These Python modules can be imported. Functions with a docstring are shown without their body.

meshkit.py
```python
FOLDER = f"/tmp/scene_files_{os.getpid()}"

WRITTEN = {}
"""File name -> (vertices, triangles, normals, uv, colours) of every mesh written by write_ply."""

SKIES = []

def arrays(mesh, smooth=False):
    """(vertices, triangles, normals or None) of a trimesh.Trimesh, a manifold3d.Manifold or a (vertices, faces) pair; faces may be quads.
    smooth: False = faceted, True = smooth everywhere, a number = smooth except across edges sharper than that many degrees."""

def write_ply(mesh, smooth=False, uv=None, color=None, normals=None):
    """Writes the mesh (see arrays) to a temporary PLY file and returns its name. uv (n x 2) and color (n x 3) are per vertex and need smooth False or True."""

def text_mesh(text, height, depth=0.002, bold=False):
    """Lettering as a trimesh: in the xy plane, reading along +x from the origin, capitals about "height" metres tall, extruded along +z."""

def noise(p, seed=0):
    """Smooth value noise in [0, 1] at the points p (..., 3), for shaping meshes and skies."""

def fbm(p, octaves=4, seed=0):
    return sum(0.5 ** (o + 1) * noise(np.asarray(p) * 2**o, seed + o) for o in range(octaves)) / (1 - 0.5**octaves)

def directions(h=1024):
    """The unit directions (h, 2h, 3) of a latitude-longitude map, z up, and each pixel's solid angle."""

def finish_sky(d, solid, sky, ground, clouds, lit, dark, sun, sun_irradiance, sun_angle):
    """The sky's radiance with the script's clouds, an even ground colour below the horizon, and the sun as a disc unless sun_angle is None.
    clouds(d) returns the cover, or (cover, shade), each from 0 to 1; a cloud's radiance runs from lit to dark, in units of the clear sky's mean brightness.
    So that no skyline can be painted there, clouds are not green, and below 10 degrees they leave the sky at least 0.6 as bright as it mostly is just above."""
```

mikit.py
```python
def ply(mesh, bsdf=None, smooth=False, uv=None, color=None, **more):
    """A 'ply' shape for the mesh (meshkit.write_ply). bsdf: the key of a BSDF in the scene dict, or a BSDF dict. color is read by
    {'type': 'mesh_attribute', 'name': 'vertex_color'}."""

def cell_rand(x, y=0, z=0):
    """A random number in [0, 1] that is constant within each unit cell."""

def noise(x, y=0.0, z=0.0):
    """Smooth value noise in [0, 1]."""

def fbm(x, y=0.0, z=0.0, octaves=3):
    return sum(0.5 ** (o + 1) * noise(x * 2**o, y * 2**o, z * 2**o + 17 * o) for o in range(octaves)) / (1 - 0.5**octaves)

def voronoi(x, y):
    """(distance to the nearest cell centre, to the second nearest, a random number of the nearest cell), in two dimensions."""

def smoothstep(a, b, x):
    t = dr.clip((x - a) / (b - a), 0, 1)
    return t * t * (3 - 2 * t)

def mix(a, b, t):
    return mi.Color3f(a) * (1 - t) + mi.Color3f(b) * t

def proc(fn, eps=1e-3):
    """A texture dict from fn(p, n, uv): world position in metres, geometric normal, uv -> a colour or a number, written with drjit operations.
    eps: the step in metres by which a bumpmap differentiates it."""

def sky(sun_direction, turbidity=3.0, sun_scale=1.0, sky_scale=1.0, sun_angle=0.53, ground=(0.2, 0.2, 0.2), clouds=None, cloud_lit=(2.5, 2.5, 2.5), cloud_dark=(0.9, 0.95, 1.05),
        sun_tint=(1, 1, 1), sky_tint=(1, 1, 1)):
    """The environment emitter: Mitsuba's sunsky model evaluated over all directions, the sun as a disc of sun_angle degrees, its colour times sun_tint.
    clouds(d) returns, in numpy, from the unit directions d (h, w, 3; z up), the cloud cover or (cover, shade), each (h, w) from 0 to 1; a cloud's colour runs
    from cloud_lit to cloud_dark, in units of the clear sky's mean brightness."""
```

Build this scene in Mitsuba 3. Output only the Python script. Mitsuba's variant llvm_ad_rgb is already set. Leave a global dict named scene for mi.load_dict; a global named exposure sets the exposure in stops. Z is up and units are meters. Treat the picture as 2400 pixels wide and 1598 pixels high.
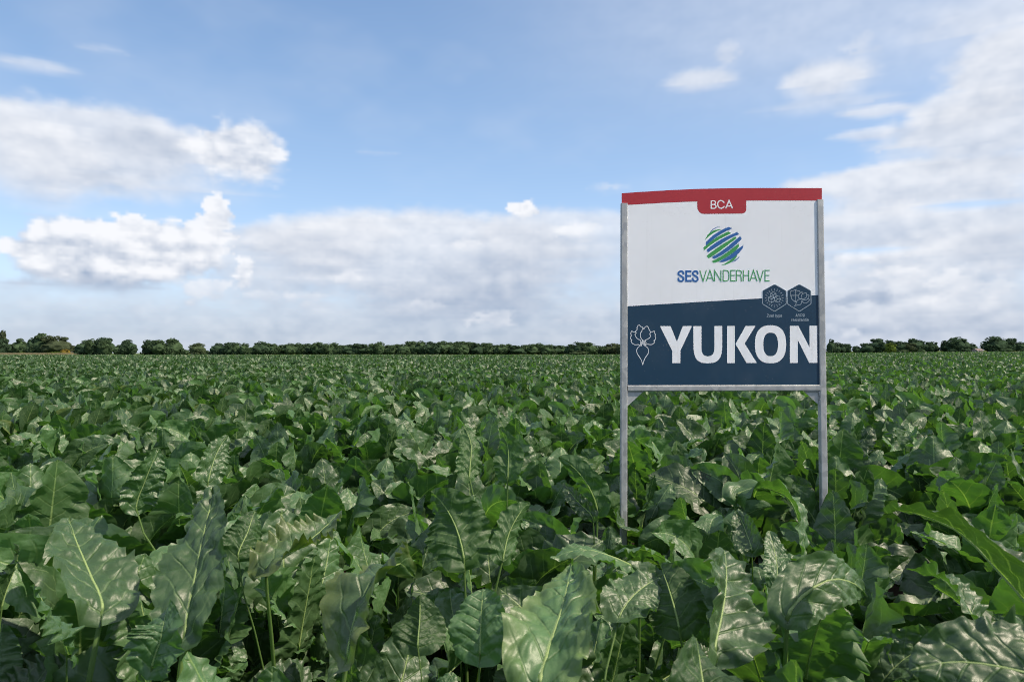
import math, random
import numpy as np, trimesh, mitsuba as mi, drjit as dr
import mikit, meshkit
from mikit import proc, noise, fbm, voronoi, cell_rand, smoothstep, mix
from shapely.geometry import Polygon, LineString, Point, box
from shapely.ops import unary_union
import shapely

T = mi.ScalarTransform4f
scene, labels = {}, {}
rng = np.random.default_rng(7)

# ------------------------------------------------------------------ camera, sky, exposure
F = 1750.0                      # focal length in photograph pixels (2400 wide)
EYE = 0.90
PITCH = math.atan(29 / F)
scene['camera'] = {
    'type': 'thinlens', 'fov': math.degrees(2 * math.atan(1200 / F)), 'fov_axis': 'x',
    'to_world': T().look_at(origin=[0, 0, EYE], target=[0, math.cos(PITCH), EYE + math.sin(PITCH)], up=[0, 0, 1]),
    'aperture_radius': 0.0010, 'focus_distance': 2.9, 'near_clip': 0.02, 'far_clip': 6000.0}
exposure = 2.42
SUN_AZ, SUN_EL = math.radians(107), math.radians(49)
SUN = [math.sin(SUN_AZ) * math.cos(SUN_EL), math.cos(SUN_AZ) * math.cos(SUN_EL), math.sin(SUN_EL)]


def sstep(a, b, x):
    t = np.clip((x - a) / (b - a), 0, 1)
    return t * t * (3 - 2 * t)


# cloud bodies: azimuth, elevation (degrees), half width, half height above and below the centre, softness, edge roughness, opacity, shade at the top, shade at the base
CLOUDS = [
    (-17.78, 7.09, 7.53, 2.78, 4.91, .40, .26, .75, .26, .68),
    (0, -1.0, 75, 8.2, 6, 0.55, 0.25, 0.8, 0.62, 0.86),
    (-7.18, 7.38, 15.39, 3.93, 6.22, 0.3, 0.24, 0.9, 0.22, 0.78),
    (4.26, 8.7, 8.51, 2.62, 5.24, 0.32, 0.26, 0.75, 0.25, 0.7),
    (-14.15, 8.47, 7.53, 1.96, 3.93, 0.35, 0.28, 0.7, 0.22, 0.66),
    (23.2, 0.84, 18.34, 7.53, 4.58, 0.4, 0.25, 0.9, 0.38, 0.78),
    (-29.1, 12.93, 11.13, 3.86, 3.27, 0.3, 0.28, 0.88, 0.2, 0.56),
    (-20.17, 13.71, 4.26, 3.11, 2.62, 0.28, 0.26, 0.95, 0.1, 0.44),
    (-33.65, 12.08, 6.55, 3.6, 3.6, 0.4, 0.28, 0.8, 0.18, 0.46),
    (-24.1, 11.13, 8.51, 0.85, 1.11, 0.8, 0.3, 0.5, 0.3, 0.42),
    (-26.4, 13.75, 3.93, 1.7, 1.38, 0.4, 0.3, 0.6, 0.62, 0.66),
    (-28.59, 11.61, 2.29, 0.52, 0.46, 0.6, 0.3, 0.4, 0.6, 0.65),
    (28.58, 11.33, 10.15, 1.7, 2.62, 0.3, 0.26, 0.92, 0.16, 0.56),
    (32.27, 13.59, 7.86, 2.95, 2.95, 0.4, 0.28, 0.9, 0.2, 0.56),
    (34.6, 17.05, 5.57, 3.93, 2.95, 0.4, 0.28, 0.9, 0.16, 0.5),
    (31.34, 15.7, 4.26, 1.8, 1.8, 0.5, 0.3, 0.8, 0.14, 0.42),
    (26.02, 16.2, 3.27, 0.65, 0.52, 0.45, 0.28, 0.7, 0.14, 0.36),
    (25.61, 14.79, 3.11, 0.65, 0.52, 0.45, 0.28, 0.66, 0.18, 0.38),
    (23.03, 16.99, 6.22, 0.79, 0.79, 0.6, 0.28, 0.4, 0.2, 0.4),
    (23.04, 18.51, 4.09, 1.96, 1.57, 0.5, 0.3, 0.84, 0.14, 0.36),
    (24.98, 19.99, 1.64, 1.64, 1.64, 0.8, 0.3, 0.4, 0.25, 0.35),
    (14.19, 19.34, 3.44, 1.38, 0.85, 0.5, 0.32, 0.72, 0.12, 0.32),
    (16.19, 20.8, 1.18, 1.44, 1.05, 0.7, 0.32, 0.45, 0.2, 0.35),
    (34.18, 20.08, 9.17, 3.6, 2.29, 0.8, 0.3, 0.6, 0.22, 0.36),
    (28.55, 7.68, 12.44, 3.27, 3.27, 0.4, 0.28, 0.9, 0.24, 0.66),
    (31.01, 5.27, 7.53, 3.93, 2.95, 0.45, 0.3, 0.7, 0.1, 0.6),
    (-32.67, 17.99, 3.21, 0.65, 0.65, 0.6, 0.3, 0.52, 0.22, 0.36),
    (-28.78, 19.69, 1.7, 0.46, 0.33, 0.9, 0.35, 0.22, 0.25, 0.3),
    (-10.41, 14.73, 1.96, 0.33, 0.26, 0.9, 0.3, 0.22, 0.3, 0.35),
    (-31.99, 8.65, 2.95, 0.39, 0.39, 0.8, 0.3, 0.35, 0.3, 0.4),
    (-29.05, 6.23, 6.39, 3.11, 2.46, 0.22, 0.3, 0.98, 0, 0.52),
    (-24.88, 7.05, 3.93, 2.55, 3.11, 0.22, 0.3, 0.97, 0, 0.44),
    (-22.41, 7.63, 2.29, 2.29, 2.78, 0.16, 0.28, 0.95, 0.02, 0.4),
    (-21.8, 9.66, 1.18, 1.31, 2.46, 0.14, 0.24, 0.97, 0, 0.22),
    (-27.27, 8.11, 1.9, 1.44, 1.96, 0.14, 0.28, 0.97, 0, 0.26),
    (-29.41, 4.45, 6.22, 0.52, 0.72, 0.5, 0.3, 0.6, 0.72, 0.82),
    (-19.71, 5.78, 0.79, 1.31, 1.8, 0.25, 0.26, 0.88, 0.04, 0.4),
    (-22.33, 4.24, 2.46, 1.18, 1.11, 0.35, 0.3, 0.72, 0.06, 0.46),
    (-18.36, 3.97, 1.96, 0.59, 0.52, 0.6, 0.3, 0.45, 0.12, 0.4),
    (-12.42, 5.11, 1.67, 1.08, 0.72, 0.5, 0.34, 0.6, 0.05, 0.4),
    (-15.35, 3.88, 1.96, 0.85, 0.72, 0.5, 0.32, 0.55, 0.12, 0.45),
    (-6.53, 3.67, 1.64, 0.65, 0.59, 0.5, 0.3, 0.5, 0.12, 0.42),
    (-1.64, 5.49, 7.86, 2.62, 2.62, 0.7, 0.3, 0.5, 0.6, 0.72),
    (-3.54, 8.32, 1.64, 0.79, 0.79, 0.5, 0.32, 0.72, 0, 0.2),
    (-11.97, 9.79, 5.24, 1.38, 1.44, 0.6, 0.3, 0.5, 0.12, 0.35),
    (4.98, 9.08, 2.03, 0.98, 0.85, 0.5, 0.32, 0.7, 0.02, 0.25),
    (7.19, 12.2, 1.96, 0.65, 0.65, 0.8, 0.3, 0.4, 0.2, 0.35),
    (0.72, 10.55, 1.6, 0.85, 0.25, 0.14, 0.34, 0.98, 0, 0.12),
    (-1.31, 2.35, 1.93, 1.34, 0.45, 0.4, 0.32, 0.66, 0.06, 0.44),
    (4.58, 2.55, 2.29, 0.52, 0.39, 0.6, 0.3, 0.4, 0.3, 0.5),
    (24.61, 6.41, 2.29, 0.59, 0.46, 0.4, 0.32, 0.7, 0.02, 0.3),
    (27.51, 4.87, 2.62, 1.44, 1.18, 0.4, 0.34, 0.65, 0.04, 0.42),
    (30.51, 3.89, 1.96, 1.83, 1.51, 0.35, 0.34, 0.7, 0.02, 0.42),
    (32.88, 3.79, 1.51, 1.31, 1.11, 0.4, 0.34, 0.6, 0.06, 0.42),
    (23.23, 5.35, 2.29, 1.31, 1.31, 0.5, 0.34, 0.55, 0.06, 0.4),
    (25.53, 3.6, 2.03, 0.72, 0.52, 0.3, 0.28, 0.75, 0.8, 0.86),
    (24.3, 1.37, 0.98, 0.49, 0.29, 0.4, 0.24, 0.8, 0.08, 0.34),
    (34.94, 6.11, 5.24, 2.95, 2.62, 0.6, 0.3, 0.6, 0.55, 0.66),
    (31.52, 9.59, 3.93, 0.52, 0.46, 0.7, 0.3, -0.75, 0, 0),
    (25.69, 7, 3.6, 0.46, 0.39, 0.8, 0.3, -0.65, 0, 0),
    (21.89, 14.42, 3.93, 1.47, 1.31, 0.8, 0.3, -0.4, 0, 0),
]


def clouds(d):
    az = np.degrees(np.arctan2(d[..., 0], d[..., 1]))
    el = np.degrees(np.arcsin(np.clip(d[..., 2], -1, 1)))

    def fields(da, de):
        a, e = np.radians(az + da), np.radians(np.clip(el + de, -5, 90))
        q = np.stack([np.sin(a) * np.cos(e), np.cos(a) * np.cos(e), 1.5 * np.sin(e)], -1)
        big, mid = meshkit.fbm(q * 9 + 3.1, 4, 1), meshkit.fbm(q * 30 + 7.7, 4, 5)
        fine = meshkit.fbm(q * 80 + 2.7, 3, 13)
        bil = sum(.55 ** o * np.abs(2 * meshkit.noise(q * 32 * 1.9 ** o + 9.2, 21 + o) - 1) for o in range(4)) / 2.0
        return q, big, mid, fine, bil

    q, n_big, n_mid, n_fine, bil = fields(0, 0)
    _, b2, m2, f2, bil2 = fields(.9, .8)                  # a step towards the sun: what lies there shades this
    relief = 1.5 * (bil2 - bil) + .9 * (m2 - n_mid) + .5 * (b2 - n_big)
    n_low = meshkit.fbm(q * 4 + 1.3, 4, 9)
    n = .40 * n_big + .38 * n_mid + .22 * n_fine
    # the rest of the sky goes on as broken cumulus
    out = sstep(36, 50, np.abs(az)) + (1 - sstep(36, 50, np.abs(az))) * sstep(27, 38, el)
    cover = sstep(.46, .60, n_low) * .92 * out
    shade = .20 + .3 * (n_mid - .5) + relief * (.2 + .8 * out)
    veil = .50 * sstep(-2, 34, az + .35 * el) * sstep(13, 23, el) * (.85 + .4 * (n_big - .5)) * (1 - .3 * out)
    veil = np.maximum(veil, .60 * sstep(9, -1, el) * (.8 + .5 * (n_big - .5)))
    veil = np.maximum(veil, .13 * sstep(.35, .8, n_big))
    cover = np.maximum(cover, veil)
    shade = np.where(el < 9, .55, shade)
    for a0, e0, ra, up, dn, soft, amp, op, s_top, s_base in CLOUDS:
        da = (az - a0 + 180) % 360 - 180
        da = da + 1.6 * (n_mid - .5) * min(1, ra / 2)
        de = el - e0 + 1.0 * (n_big - .5) * min(1, up)
        if ra < 3:                                        # small puffs are ragged
            da = da + ra * 1.1 * (n_fine - .5) + ra * .5 * (bil - .35)
            de = de + up * (.9 * (bil2 - .35) + .8 * (n_fine - .5))
        r = np.sqrt((da / ra) ** 2 + np.where(de > 0, de / up, de / dn) ** 2)
        amp = amp * (1.25 if soft < .3 else 1)
        c = op * sstep(0, np.where(de < 0, soft * (1.9 if soft > .2 else 3.6), soft), 1 - r + amp * 2.2 * (n - .5) + amp * (1.3 if soft < .3 else .45) * (bil - .35))
        h = sstep(-dn, up * .9, de + 1.6 * up * (n_mid - .5) + (1.0 if soft < .3 else .35) * up * (bil - .35))
        s = s_base + (s_top - s_base) * h + .30 * (n_mid - .5) + .35 * (n_big - .5) + relief * (.55 if soft < .3 else .20)
        if op < 0:                                        # a rift of clear sky
            cover = cover * (1 + c)
            continue
        cover = 1 - (1 - cover) * (1 - c)
        shade = shade + (s - shade) * c
    return cover, np.clip(shade, 0, 1)


scene['sky'] = mikit.sky(SUN, turbidity=3.0, sun_scale=.88, sun_angle=1.2, sun_tint=(.97, 1.0, 1.06), clouds=clouds, cloud_lit=(1.92, 1.95, 2.03), cloud_dark=(.66, .85, 1.18), ground=(.07, .10, .05), sky_tint=(1.26, 1.10, 1.04))

# ------------------------------------------------------------------ helpers
used = {}


def numbered(name):
    k = used.get(name, -1) + 1
    used[name] = k
    return name if k == 0 else f'{name}_{k:03d}'


def put(name, mesh, bsdf, parent=None, smooth=False, uv=None, to_world=None):
    key = numbered(f'{parent}__{name}' if parent else name)
    d = mikit.ply(mesh, bsdf, smooth=smooth, uv=uv) if not isinstance(mesh, dict) else dict(mesh)
    if to_world is not None:
        d['to_world'] = to_world
    scene[key] = d
    return key


def thing(name, label, cat, group=None):
    key = numbered(name)
    labels[key] = {'label': label, 'category': cat}
    if group:
        labels[key]['group'] = group
    return key


def rise(x, y):
    """The field climbs very slightly away to the right."""
    x, y = np.asarray(x, float), np.asarray(y, float)
    return 1.75 * np.clip(y / 400, 0, 3) ** 1.2 * sstep(.06, .75, x / np.maximum(y, 1)) + .0 * x


# ------------------------------------------------------------------ materials
def soil_col(p, n, uv):
    g = fbm(p.x * 9, p.y * 9, 0.0, 4)
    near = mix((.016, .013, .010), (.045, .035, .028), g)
    far = mix((.05, .085, .025), (.09, .12, .045), fbm(p.x * .05, p.y * .02, 0.0, 3))
    return mix(near, far, smoothstep(150, 300, p.y))


def soil_h(p, n, uv):
    return .03 * fbm(p.x * 14, p.y * 14, 1.0, 4)


scene['soil'] = {'type': 'bumpmap', 'arbitrary': {**proc(soil_h, eps=4e-3)}, 'bsdf': {'type': 'diffuse', 'reflectance': proc(soil_col)}, 'scale': 1.0}


def leaf_shape(t):
    return dr.power(dr.maximum(dr.sin(math.pi * dr.power(dr.clip(t, 1e-4, .9999), .62)), 1e-4), .60)


def leaf_parts(p, uv):
    ident = dr.floor(uv.x)
    sx = (uv.x - ident) * 2 - 1
    s = dr.abs(sx)
    t = dr.clip(uv.y, 0, 1)
    stalk = dr.select(uv.y > 1.5, mi.Float(1), mi.Float(0))
    w = leaf_shape(t)
    mid = (1 - smoothstep(.016, .048, s * w * (1 + t))) * (1 - .6 * t)
    q = t * 6.2 - s * w * 1.9 + .30 * fbm(p.x * 22, p.y * 22, p.z * 22, 2)
    fr = q - dr.floor(q)
    vein = (1 - smoothstep(.02, .075, dr.minimum(fr, 1 - fr))) * (1 - smoothstep(.35, .95, s)) * .8
    d1, d2, _ = voronoi(sx * w * 4.6 + ident * 7.3, t * 11.0 + 2.2 * s * w + ident * 3.1)   # the net of small veins and the blisters between
    return ident, s, t, stalk, mid, vein, d2 - d1


def leaf_green(p, uv, bright):
    ident, s, t, stalk, mid, vein, net = leaf_parts(p, uv)
    r = cell_rand(ident, 3)
    big = fbm(p.x * 1.3, p.y * 1.3, p.z, 2)
    g = mix((.027, .064, .026), (.060, .118, .050), dr.clip(.55 * r + .6 * (big - .2), 0, 1))
    g = g * (.60 + .75 * cell_rand(ident, 11)) * (.82 + .36 * fbm(p.x * 45, p.y * 45, p.z * 45, 3))
    g = mix(g, (.120, .135, .028), smoothstep(.90, 1.0, s) * .35 + .5 * smoothstep(.94, 1.0, r) * smoothstep(.2, .9, s))
    g = mix(g, (.095, .150, .070), dr.clip(vein, 0, 1) * .75 + .14 * (1 - smoothstep(.0, .10, net)))
    g = mix(g, (.24, .32, .15), dr.clip(mid, 0, 1) * .80)
    rib = mix((.10, .165, .055), (.26, .33, .16), smoothstep(2.6, 2.9, uv.y))
    return g * bright * (1 - stalk) + rib * stalk


def leaf_top(p, n, uv):
    return leaf_green(p, uv, 1.12)


def leaf_under(p, n, uv):
    return leaf_green(p, uv, .90)


def leaf_glow(p, n, uv):
    c = leaf_green(p, uv, 1.0)
    return mi.Color3f(c.x * 1.6, c.y * 2.1, c.z * .45)


def leaf_bump(p, n, uv):
    ident, s, t, stalk, mid, vein, net = leaf_parts(p, uv)
    fine = dr.abs(2 * noise(p.x * 120, p.y * 120, p.z * 120) - 1)
    return (.0011 * smoothstep(0, .7, net) * (.4 + noise(p.x * 19, p.y * 19, p.z * 19)) + .00025 * fine + .0006 * fbm(p.x * 34, p.y * 34, p.z * 34, 2) - .0016 * vein - .0012 * mid) * (1 - stalk)


scene['leaf'] = {'type': 'blendbsdf', 'weight': .40,
    'a': {'type': 'twosided',
          'top': {'type': 'bumpmap', 'arbitrary': proc(leaf_bump, eps=1.5e-3), 'scale': 1.0,
                  'bsdf': {'type': 'principled', 'base_color': proc(leaf_top), 'roughness': .49, 'specular': .95}},
          'back': {'type': 'bumpmap', 'arbitrary': proc(leaf_bump, eps=1.5e-3), 'scale': 1.0,
                   'bsdf': {'type': 'principled', 'base_color': proc(leaf_under), 'roughness': .55, 'specular': .5}}},
    'b': {'type': 'principledthin', 'base_color': proc(leaf_glow), 'roughness': .6, 'diff_trans': 1.7, 'spec_trans': 0.0}}


def zinc_col(p, n, uv):
    f, s, r = voronoi(p.x * 55 + p.y * 31, p.z * 38)
    g = .34 + .10 * r + .14 * (fbm(p.x * 9, p.y * 9, p.z * 14, 4) - .5)
    return mi.Color3f(g * .95, g * 1.0, g * 1.04)


def zinc_rough(p, n, uv):
    f, s, r = voronoi(p.x * 55 + p.y * 31, p.z * 38)
    return .42 + .18 * r


scene['zinc'] = {'type': 'principled', 'base_color': proc(zinc_col), 'metallic': .55, 'roughness': proc(zinc_rough), 'specular': .5}


def dusty(c):
    c = np.array(c)

    def fn(p, n, uv):
        g = fbm(p.x * 7, p.y * 7, p.z * 5, 4)
        specks = smoothstep(.80, .86, noise(p.x * 160, p.y * 160, p.z * 160)) * smoothstep(.55, .75, noise(p.x * 13, 3.0, p.z * 13))
        base = mi.Color3f(*[float(v) for v in c]) * (.93 + .14 * g) * (1 - .07 * smoothstep(.60, .85, fbm(p.x * 70, p.x * 9 + 4.0, p.z * 2.2, 3)))
        return mix(base, (.42, .40, .37), .10 * specks + .03 * smoothstep(.5, .8, g))
    return fn


def print_bsdf(name, c):
    scene[name] = {'type': 'principled', 'base_color': proc(dusty(c)), 'roughness': .42, 'specular': .35}


print_bsdf('print_white', (.77, .815, .885))
print_bsdf('print_pale', (.36, .45, .54))
print_bsdf('print_navy', (.006, .036, .078))
print_bsdf('print_red', (.37, .025, .038))
print_bsdf('print_blue', (.026, .12, .37))
print_bsdf('print_green', (.045, .30, .085))

TREE_TONES = {'tree_dark': (.050, .086, .050), 'tree_mid': (.064, .106, .054), 'tree_olive': (.064, .086, .048), 'tree_pale': (.080, .115, .060), 'tree_lime': (.100, .150, .030), 'bush_gold': (.22, .17, .04)}
for nm, c in TREE_TONES.items():
    def crown_col(p, n, uv, c=c):
        return mi.Color3f(*c) * (.6 + .8 * fbm(p.x * .45, p.y * .45, p.z * .45, 2))
    scene[nm] = {'type': 'principledthin', 'base_color': proc(crown_col), 'roughness': .7, 'diff_trans': .7}
scene['bark'] = {'type': 'diffuse', 'reflectance': {'type': 'rgb', 'value': [.05, .042, .034]}}
scene['dry_straw'] = {'type': 'twosided', 'bsdf': {'type': 'diffuse', 'reflectance': {'type': 'rgb', 'value': [.26, .23, .14]}}}
scene['roof_tile'] = {'type': 'diffuse', 'reflectance': {'type': 'rgb', 'value': [.19, .155, .15]}}
scene['render_wall'] = {'type': 'diffuse', 'reflectance': {'type': 'rgb', 'value': [.42, .39, .37]}}
scene['dark_glass'] = {'type': 'principled', 'base_color': {'type': 'rgb', 'value': [.03, .035, .04]}, 'roughness': .2}

# ------------------------------------------------------------------ ground
gx = np.concatenate([-np.geomspace(1500, 2, 40), [0], np.geomspace(2, 1500, 40)])
gy = np.concatenate([-np.geomspace(900, 2, 20), [0], np.geomspace(1, 2200, 60)])
GX, GY = np.meshgrid(gx, gy)
GZ = rise(GX, GY)
nx_, ny_ = len(gx), len(gy)
ii, jj = np.meshgrid(np.arange(ny_ - 1), np.arange(nx_ - 1), indexing='ij')
quad = np.stack([ii * nx_ + jj, ii * nx_ + jj + 1, (ii + 1) * nx_ + jj + 1, (ii + 1) * nx_ + jj], -1).reshape(-1, 4)
put('ground', (np.stack([GX, GY, GZ], -1).reshape(-1, 3), quad), 'soil', smooth=True)
labels['ground'] = {'label': 'dark brown soil of the field showing between the beet plants', 'category': 'ground', 'kind': 'structure'}

# ------------------------------------------------------------------ the trial sign
LEAN, SX, SY = math.radians(2.0), 0.818, 2.893
SIGN_M = T([[1, 0, 0, SX], [0, math.sin(LEAN), -math.cos(LEAN), SY], [0, math.cos(LEAN), math.sin(LEAN), 0], [0, 0, 0, 1]])
HG = (5.82358708e-4, -8.38657527e-6, -.445942669, 0, -5.7340078e-4, 1.59087163, 0, 1.0252537e-5)   # from the drawing sheet of the board to metres on it


def board(xy):
    xy = np.asarray(xy, float)
    w = HG[6] * xy[..., 0] + HG[7] * xy[..., 1] + 1
    return np.stack([(HG[0] * xy[..., 0] + HG[1] * xy[..., 1] + HG[2]) / w, (HG[3] * xy[..., 0] + HG[4] * xy[..., 1] + HG[5]) / w], -1)


def sheet(sc, ox, oy):
    return lambda pts: [(ox + sc * x, oy + sc * y) for x, y in pts]


logo, icon, beet = sheet(.2963, 464.6, 290.4), sheet(.2222, 1045.4, 638.9), sheet(.2408, 116.2, 929.3)


def flat(shape, depth, base=-.0003):
    """A printed shape of the drawing sheet as a thin film on the board."""
    shape = shapely.transform(shapely.make_valid(shape), board)
    ms = [trimesh.creation.extrude_polygon(g, depth - base, engine='earcut') for g in getattr(shape, 'geoms', [shape]) if g.geom_type == 'Polygon' and g.area > 1e-9]
    m = trimesh.util.concatenate(ms)
    m.apply_translation([0, 0, base])
    return m


def line(pts, w, cap='flat', join='mitre'):
    return LineString(pts).buffer(w / 2, cap_style=cap, join_style=join)


def smooth_line(pts, w, n=6):
    """A Catmull-Rom stroke."""
    P = np.array([pts[0]] + list(pts) + [pts[-1]], float)
    out = []
    for i in range(1, len(P) - 2):
        for t in np.linspace(0, 1, n, endpoint=False):
            a, b, c, d = P[i - 1:i + 3]
            out.append(.5 * (2 * b + (c - a) * t + (2 * a - 5 * b + 4 * c - d) * t * t + (3 * b - a - 3 * c + d) * t ** 3))
    out.append(P[-2])
    return LineString(out).buffer(w / 2, cap_style='round', join_style='round')


def smooth_poly(pts):
    return Polygon(pts).buffer(3, join_style='round').buffer(-3, join_style='round')


sign = thing('trial_sign', 'white and navy trial sign with red header on a galvanised frame among beets', 'sign')


def bar(p0, p1, half_w, half_d, n=None, up=(0, 0, 1)):
    """A square tube with rounded long edges between two points of the sign's own space."""
    p0, p1 = np.array(p0, float), np.array(p1, float)
    L = np.linalg.norm(p1 - p0)
    prof = box(-half_w, -half_d, half_w, half_d).buffer(-.004).buffer(.004, quad_segs=4)
    m = trimesh.creation.extrude_polygon(prof, L, engine='earcut')
    z = (p1 - p0) / L
    y = np.array(up, float) - z * np.dot(up, z)
    y /= np.linalg.norm(y)
    M = np.eye(4)
    M[:3, 0], M[:3, 1], M[:3, 2], M[:3, 3] = np.cross(y, z), y, z, p0
    m.apply_transform(M)
    return m


# posts run down into the soil
for (ax, at, bx_, bt) in ((-.3736, 1.4937, -.3887, -.12), (.4008, 1.5084, .3904, -.12)):
    put('post', bar((bx_, bt, -.0078), (ax, at, -.0078), .0131, .0131), 'zinc', sign, smooth=25, to_world=SIGN_M)
put('crossbar', bar((-.3655, .764, -.007), (.3870, .7655, -.007), .0118, .0122), 'zinc', sign, smooth=25, to_world=SIGN_M)
for tri in ([(-.370, .7535), (-.3041, .7520), (-.3705, .6914)], [(.3237, .7520), (.3850, .7535), (.3835, .6960)]):
    g = trimesh.creation.extrude_polygon(Polygon(tri), .004, engine='earcut')
    g.apply_translation([0, 0, -.006])
    put('gusset', g, 'zinc', sign, to_world=SIGN_M)


def bead(p0, p1, seed):
    r = np.random.default_rng(seed)
    n = 26
    P = np.linspace(p0, p1, n) + np.c_[r.normal(0, .0006, n), r.normal(0, .0009, n), r.normal(0, .0003, n)]
    R = .0036 + .0012 * np.sin(np.arange(n) * 1.9) + r.normal(0, .0003, n)
    R[0] = R[-1] = .0012
    a = np.arange(8) * np.pi / 4
    d = (np.array(p1) - np.array(p0)) / np.linalg.norm(np.array(p1) - np.array(p0))
    u = np.array([-d[1], d[0], 0])
    V = P[:, None] + R[:, None, None] * (np.cos(a)[:, None] * u + np.sin(a)[:, None] * np.array([0, 0, 1.]))
    i, j = np.meshgrid(np.arange(n - 1), np.arange(8), indexing='ij')
    return V.reshape(-1, 3), np.stack([i * 8 + j, i * 8 + (j + 1) % 8, (i + 1) * 8 + (j + 1) % 8, (i + 1) * 8 + j], -1).reshape(-1, 4)


for k, (p0, p1) in enumerate((((-.368, .7515, -.002), (-.305, .7515, -.001)), ((-.3705, .751, 0), (-.3715, .691, 0)), ((.3245, .7515, -.001), (.385, .7515, -.002)), ((.3835, .751, 0), (.3825, .697, 0)))):
    put('weld_bead', bead(p0, p1, k), 'zinc', sign, smooth=True, to_world=SIGN_M)

top_edge = [(108, 97), (200, 90), (300, 84), (420, 76.5), (600, 68), (750, 64), (900, 62), (1050, 61.3), (1200, 61.3), (1340, 61.6), (1470, 62)]
low_edge = [(108, 179), (148, 175.5), (300, 167), (420, 160), (620, 152), (788, 149), (955, 146.5), (1200, 146), (1437, 146.5), (1470, 147)]
face = Polygon(top_edge + [(1473, 140), (1484, 1404), (122, 1404), (108, 200)])
pm = flat(face, .0, base=-.004)
panel = put('panel', pm, 'print_white', sign, to_world=SIGN_M)
labels[panel] = {'label': 'white rectangular board held between the two posts'}
tab = Polygon([(622, 120), (955, 120), (955, 205), (953, 218), (946, 227), (934, 233), (915, 234.5), (670, 237.5), (650, 234), (636, 224), (627, 210), (622, 196)])
hdr = put('header_band', flat(unary_union([Polygon(top_edge + low_edge[::-1]), tab]), .0006), 'print_red', panel, to_world=SIGN_M)
labels[hdr] = {'label': 'red header band with a rounded tab'}
navy = put('lower_band', flat(Polygon([(122, 866), (153, 864), (700, 831.5), (1453, 788), (1477, 787), (1484, 1404), (122, 1404)]), .0006), 'print_navy', panel, to_world=SIGN_M)
labels[navy] = {'label': 'navy lower half of the board with a slanted upper edge'}

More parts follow.
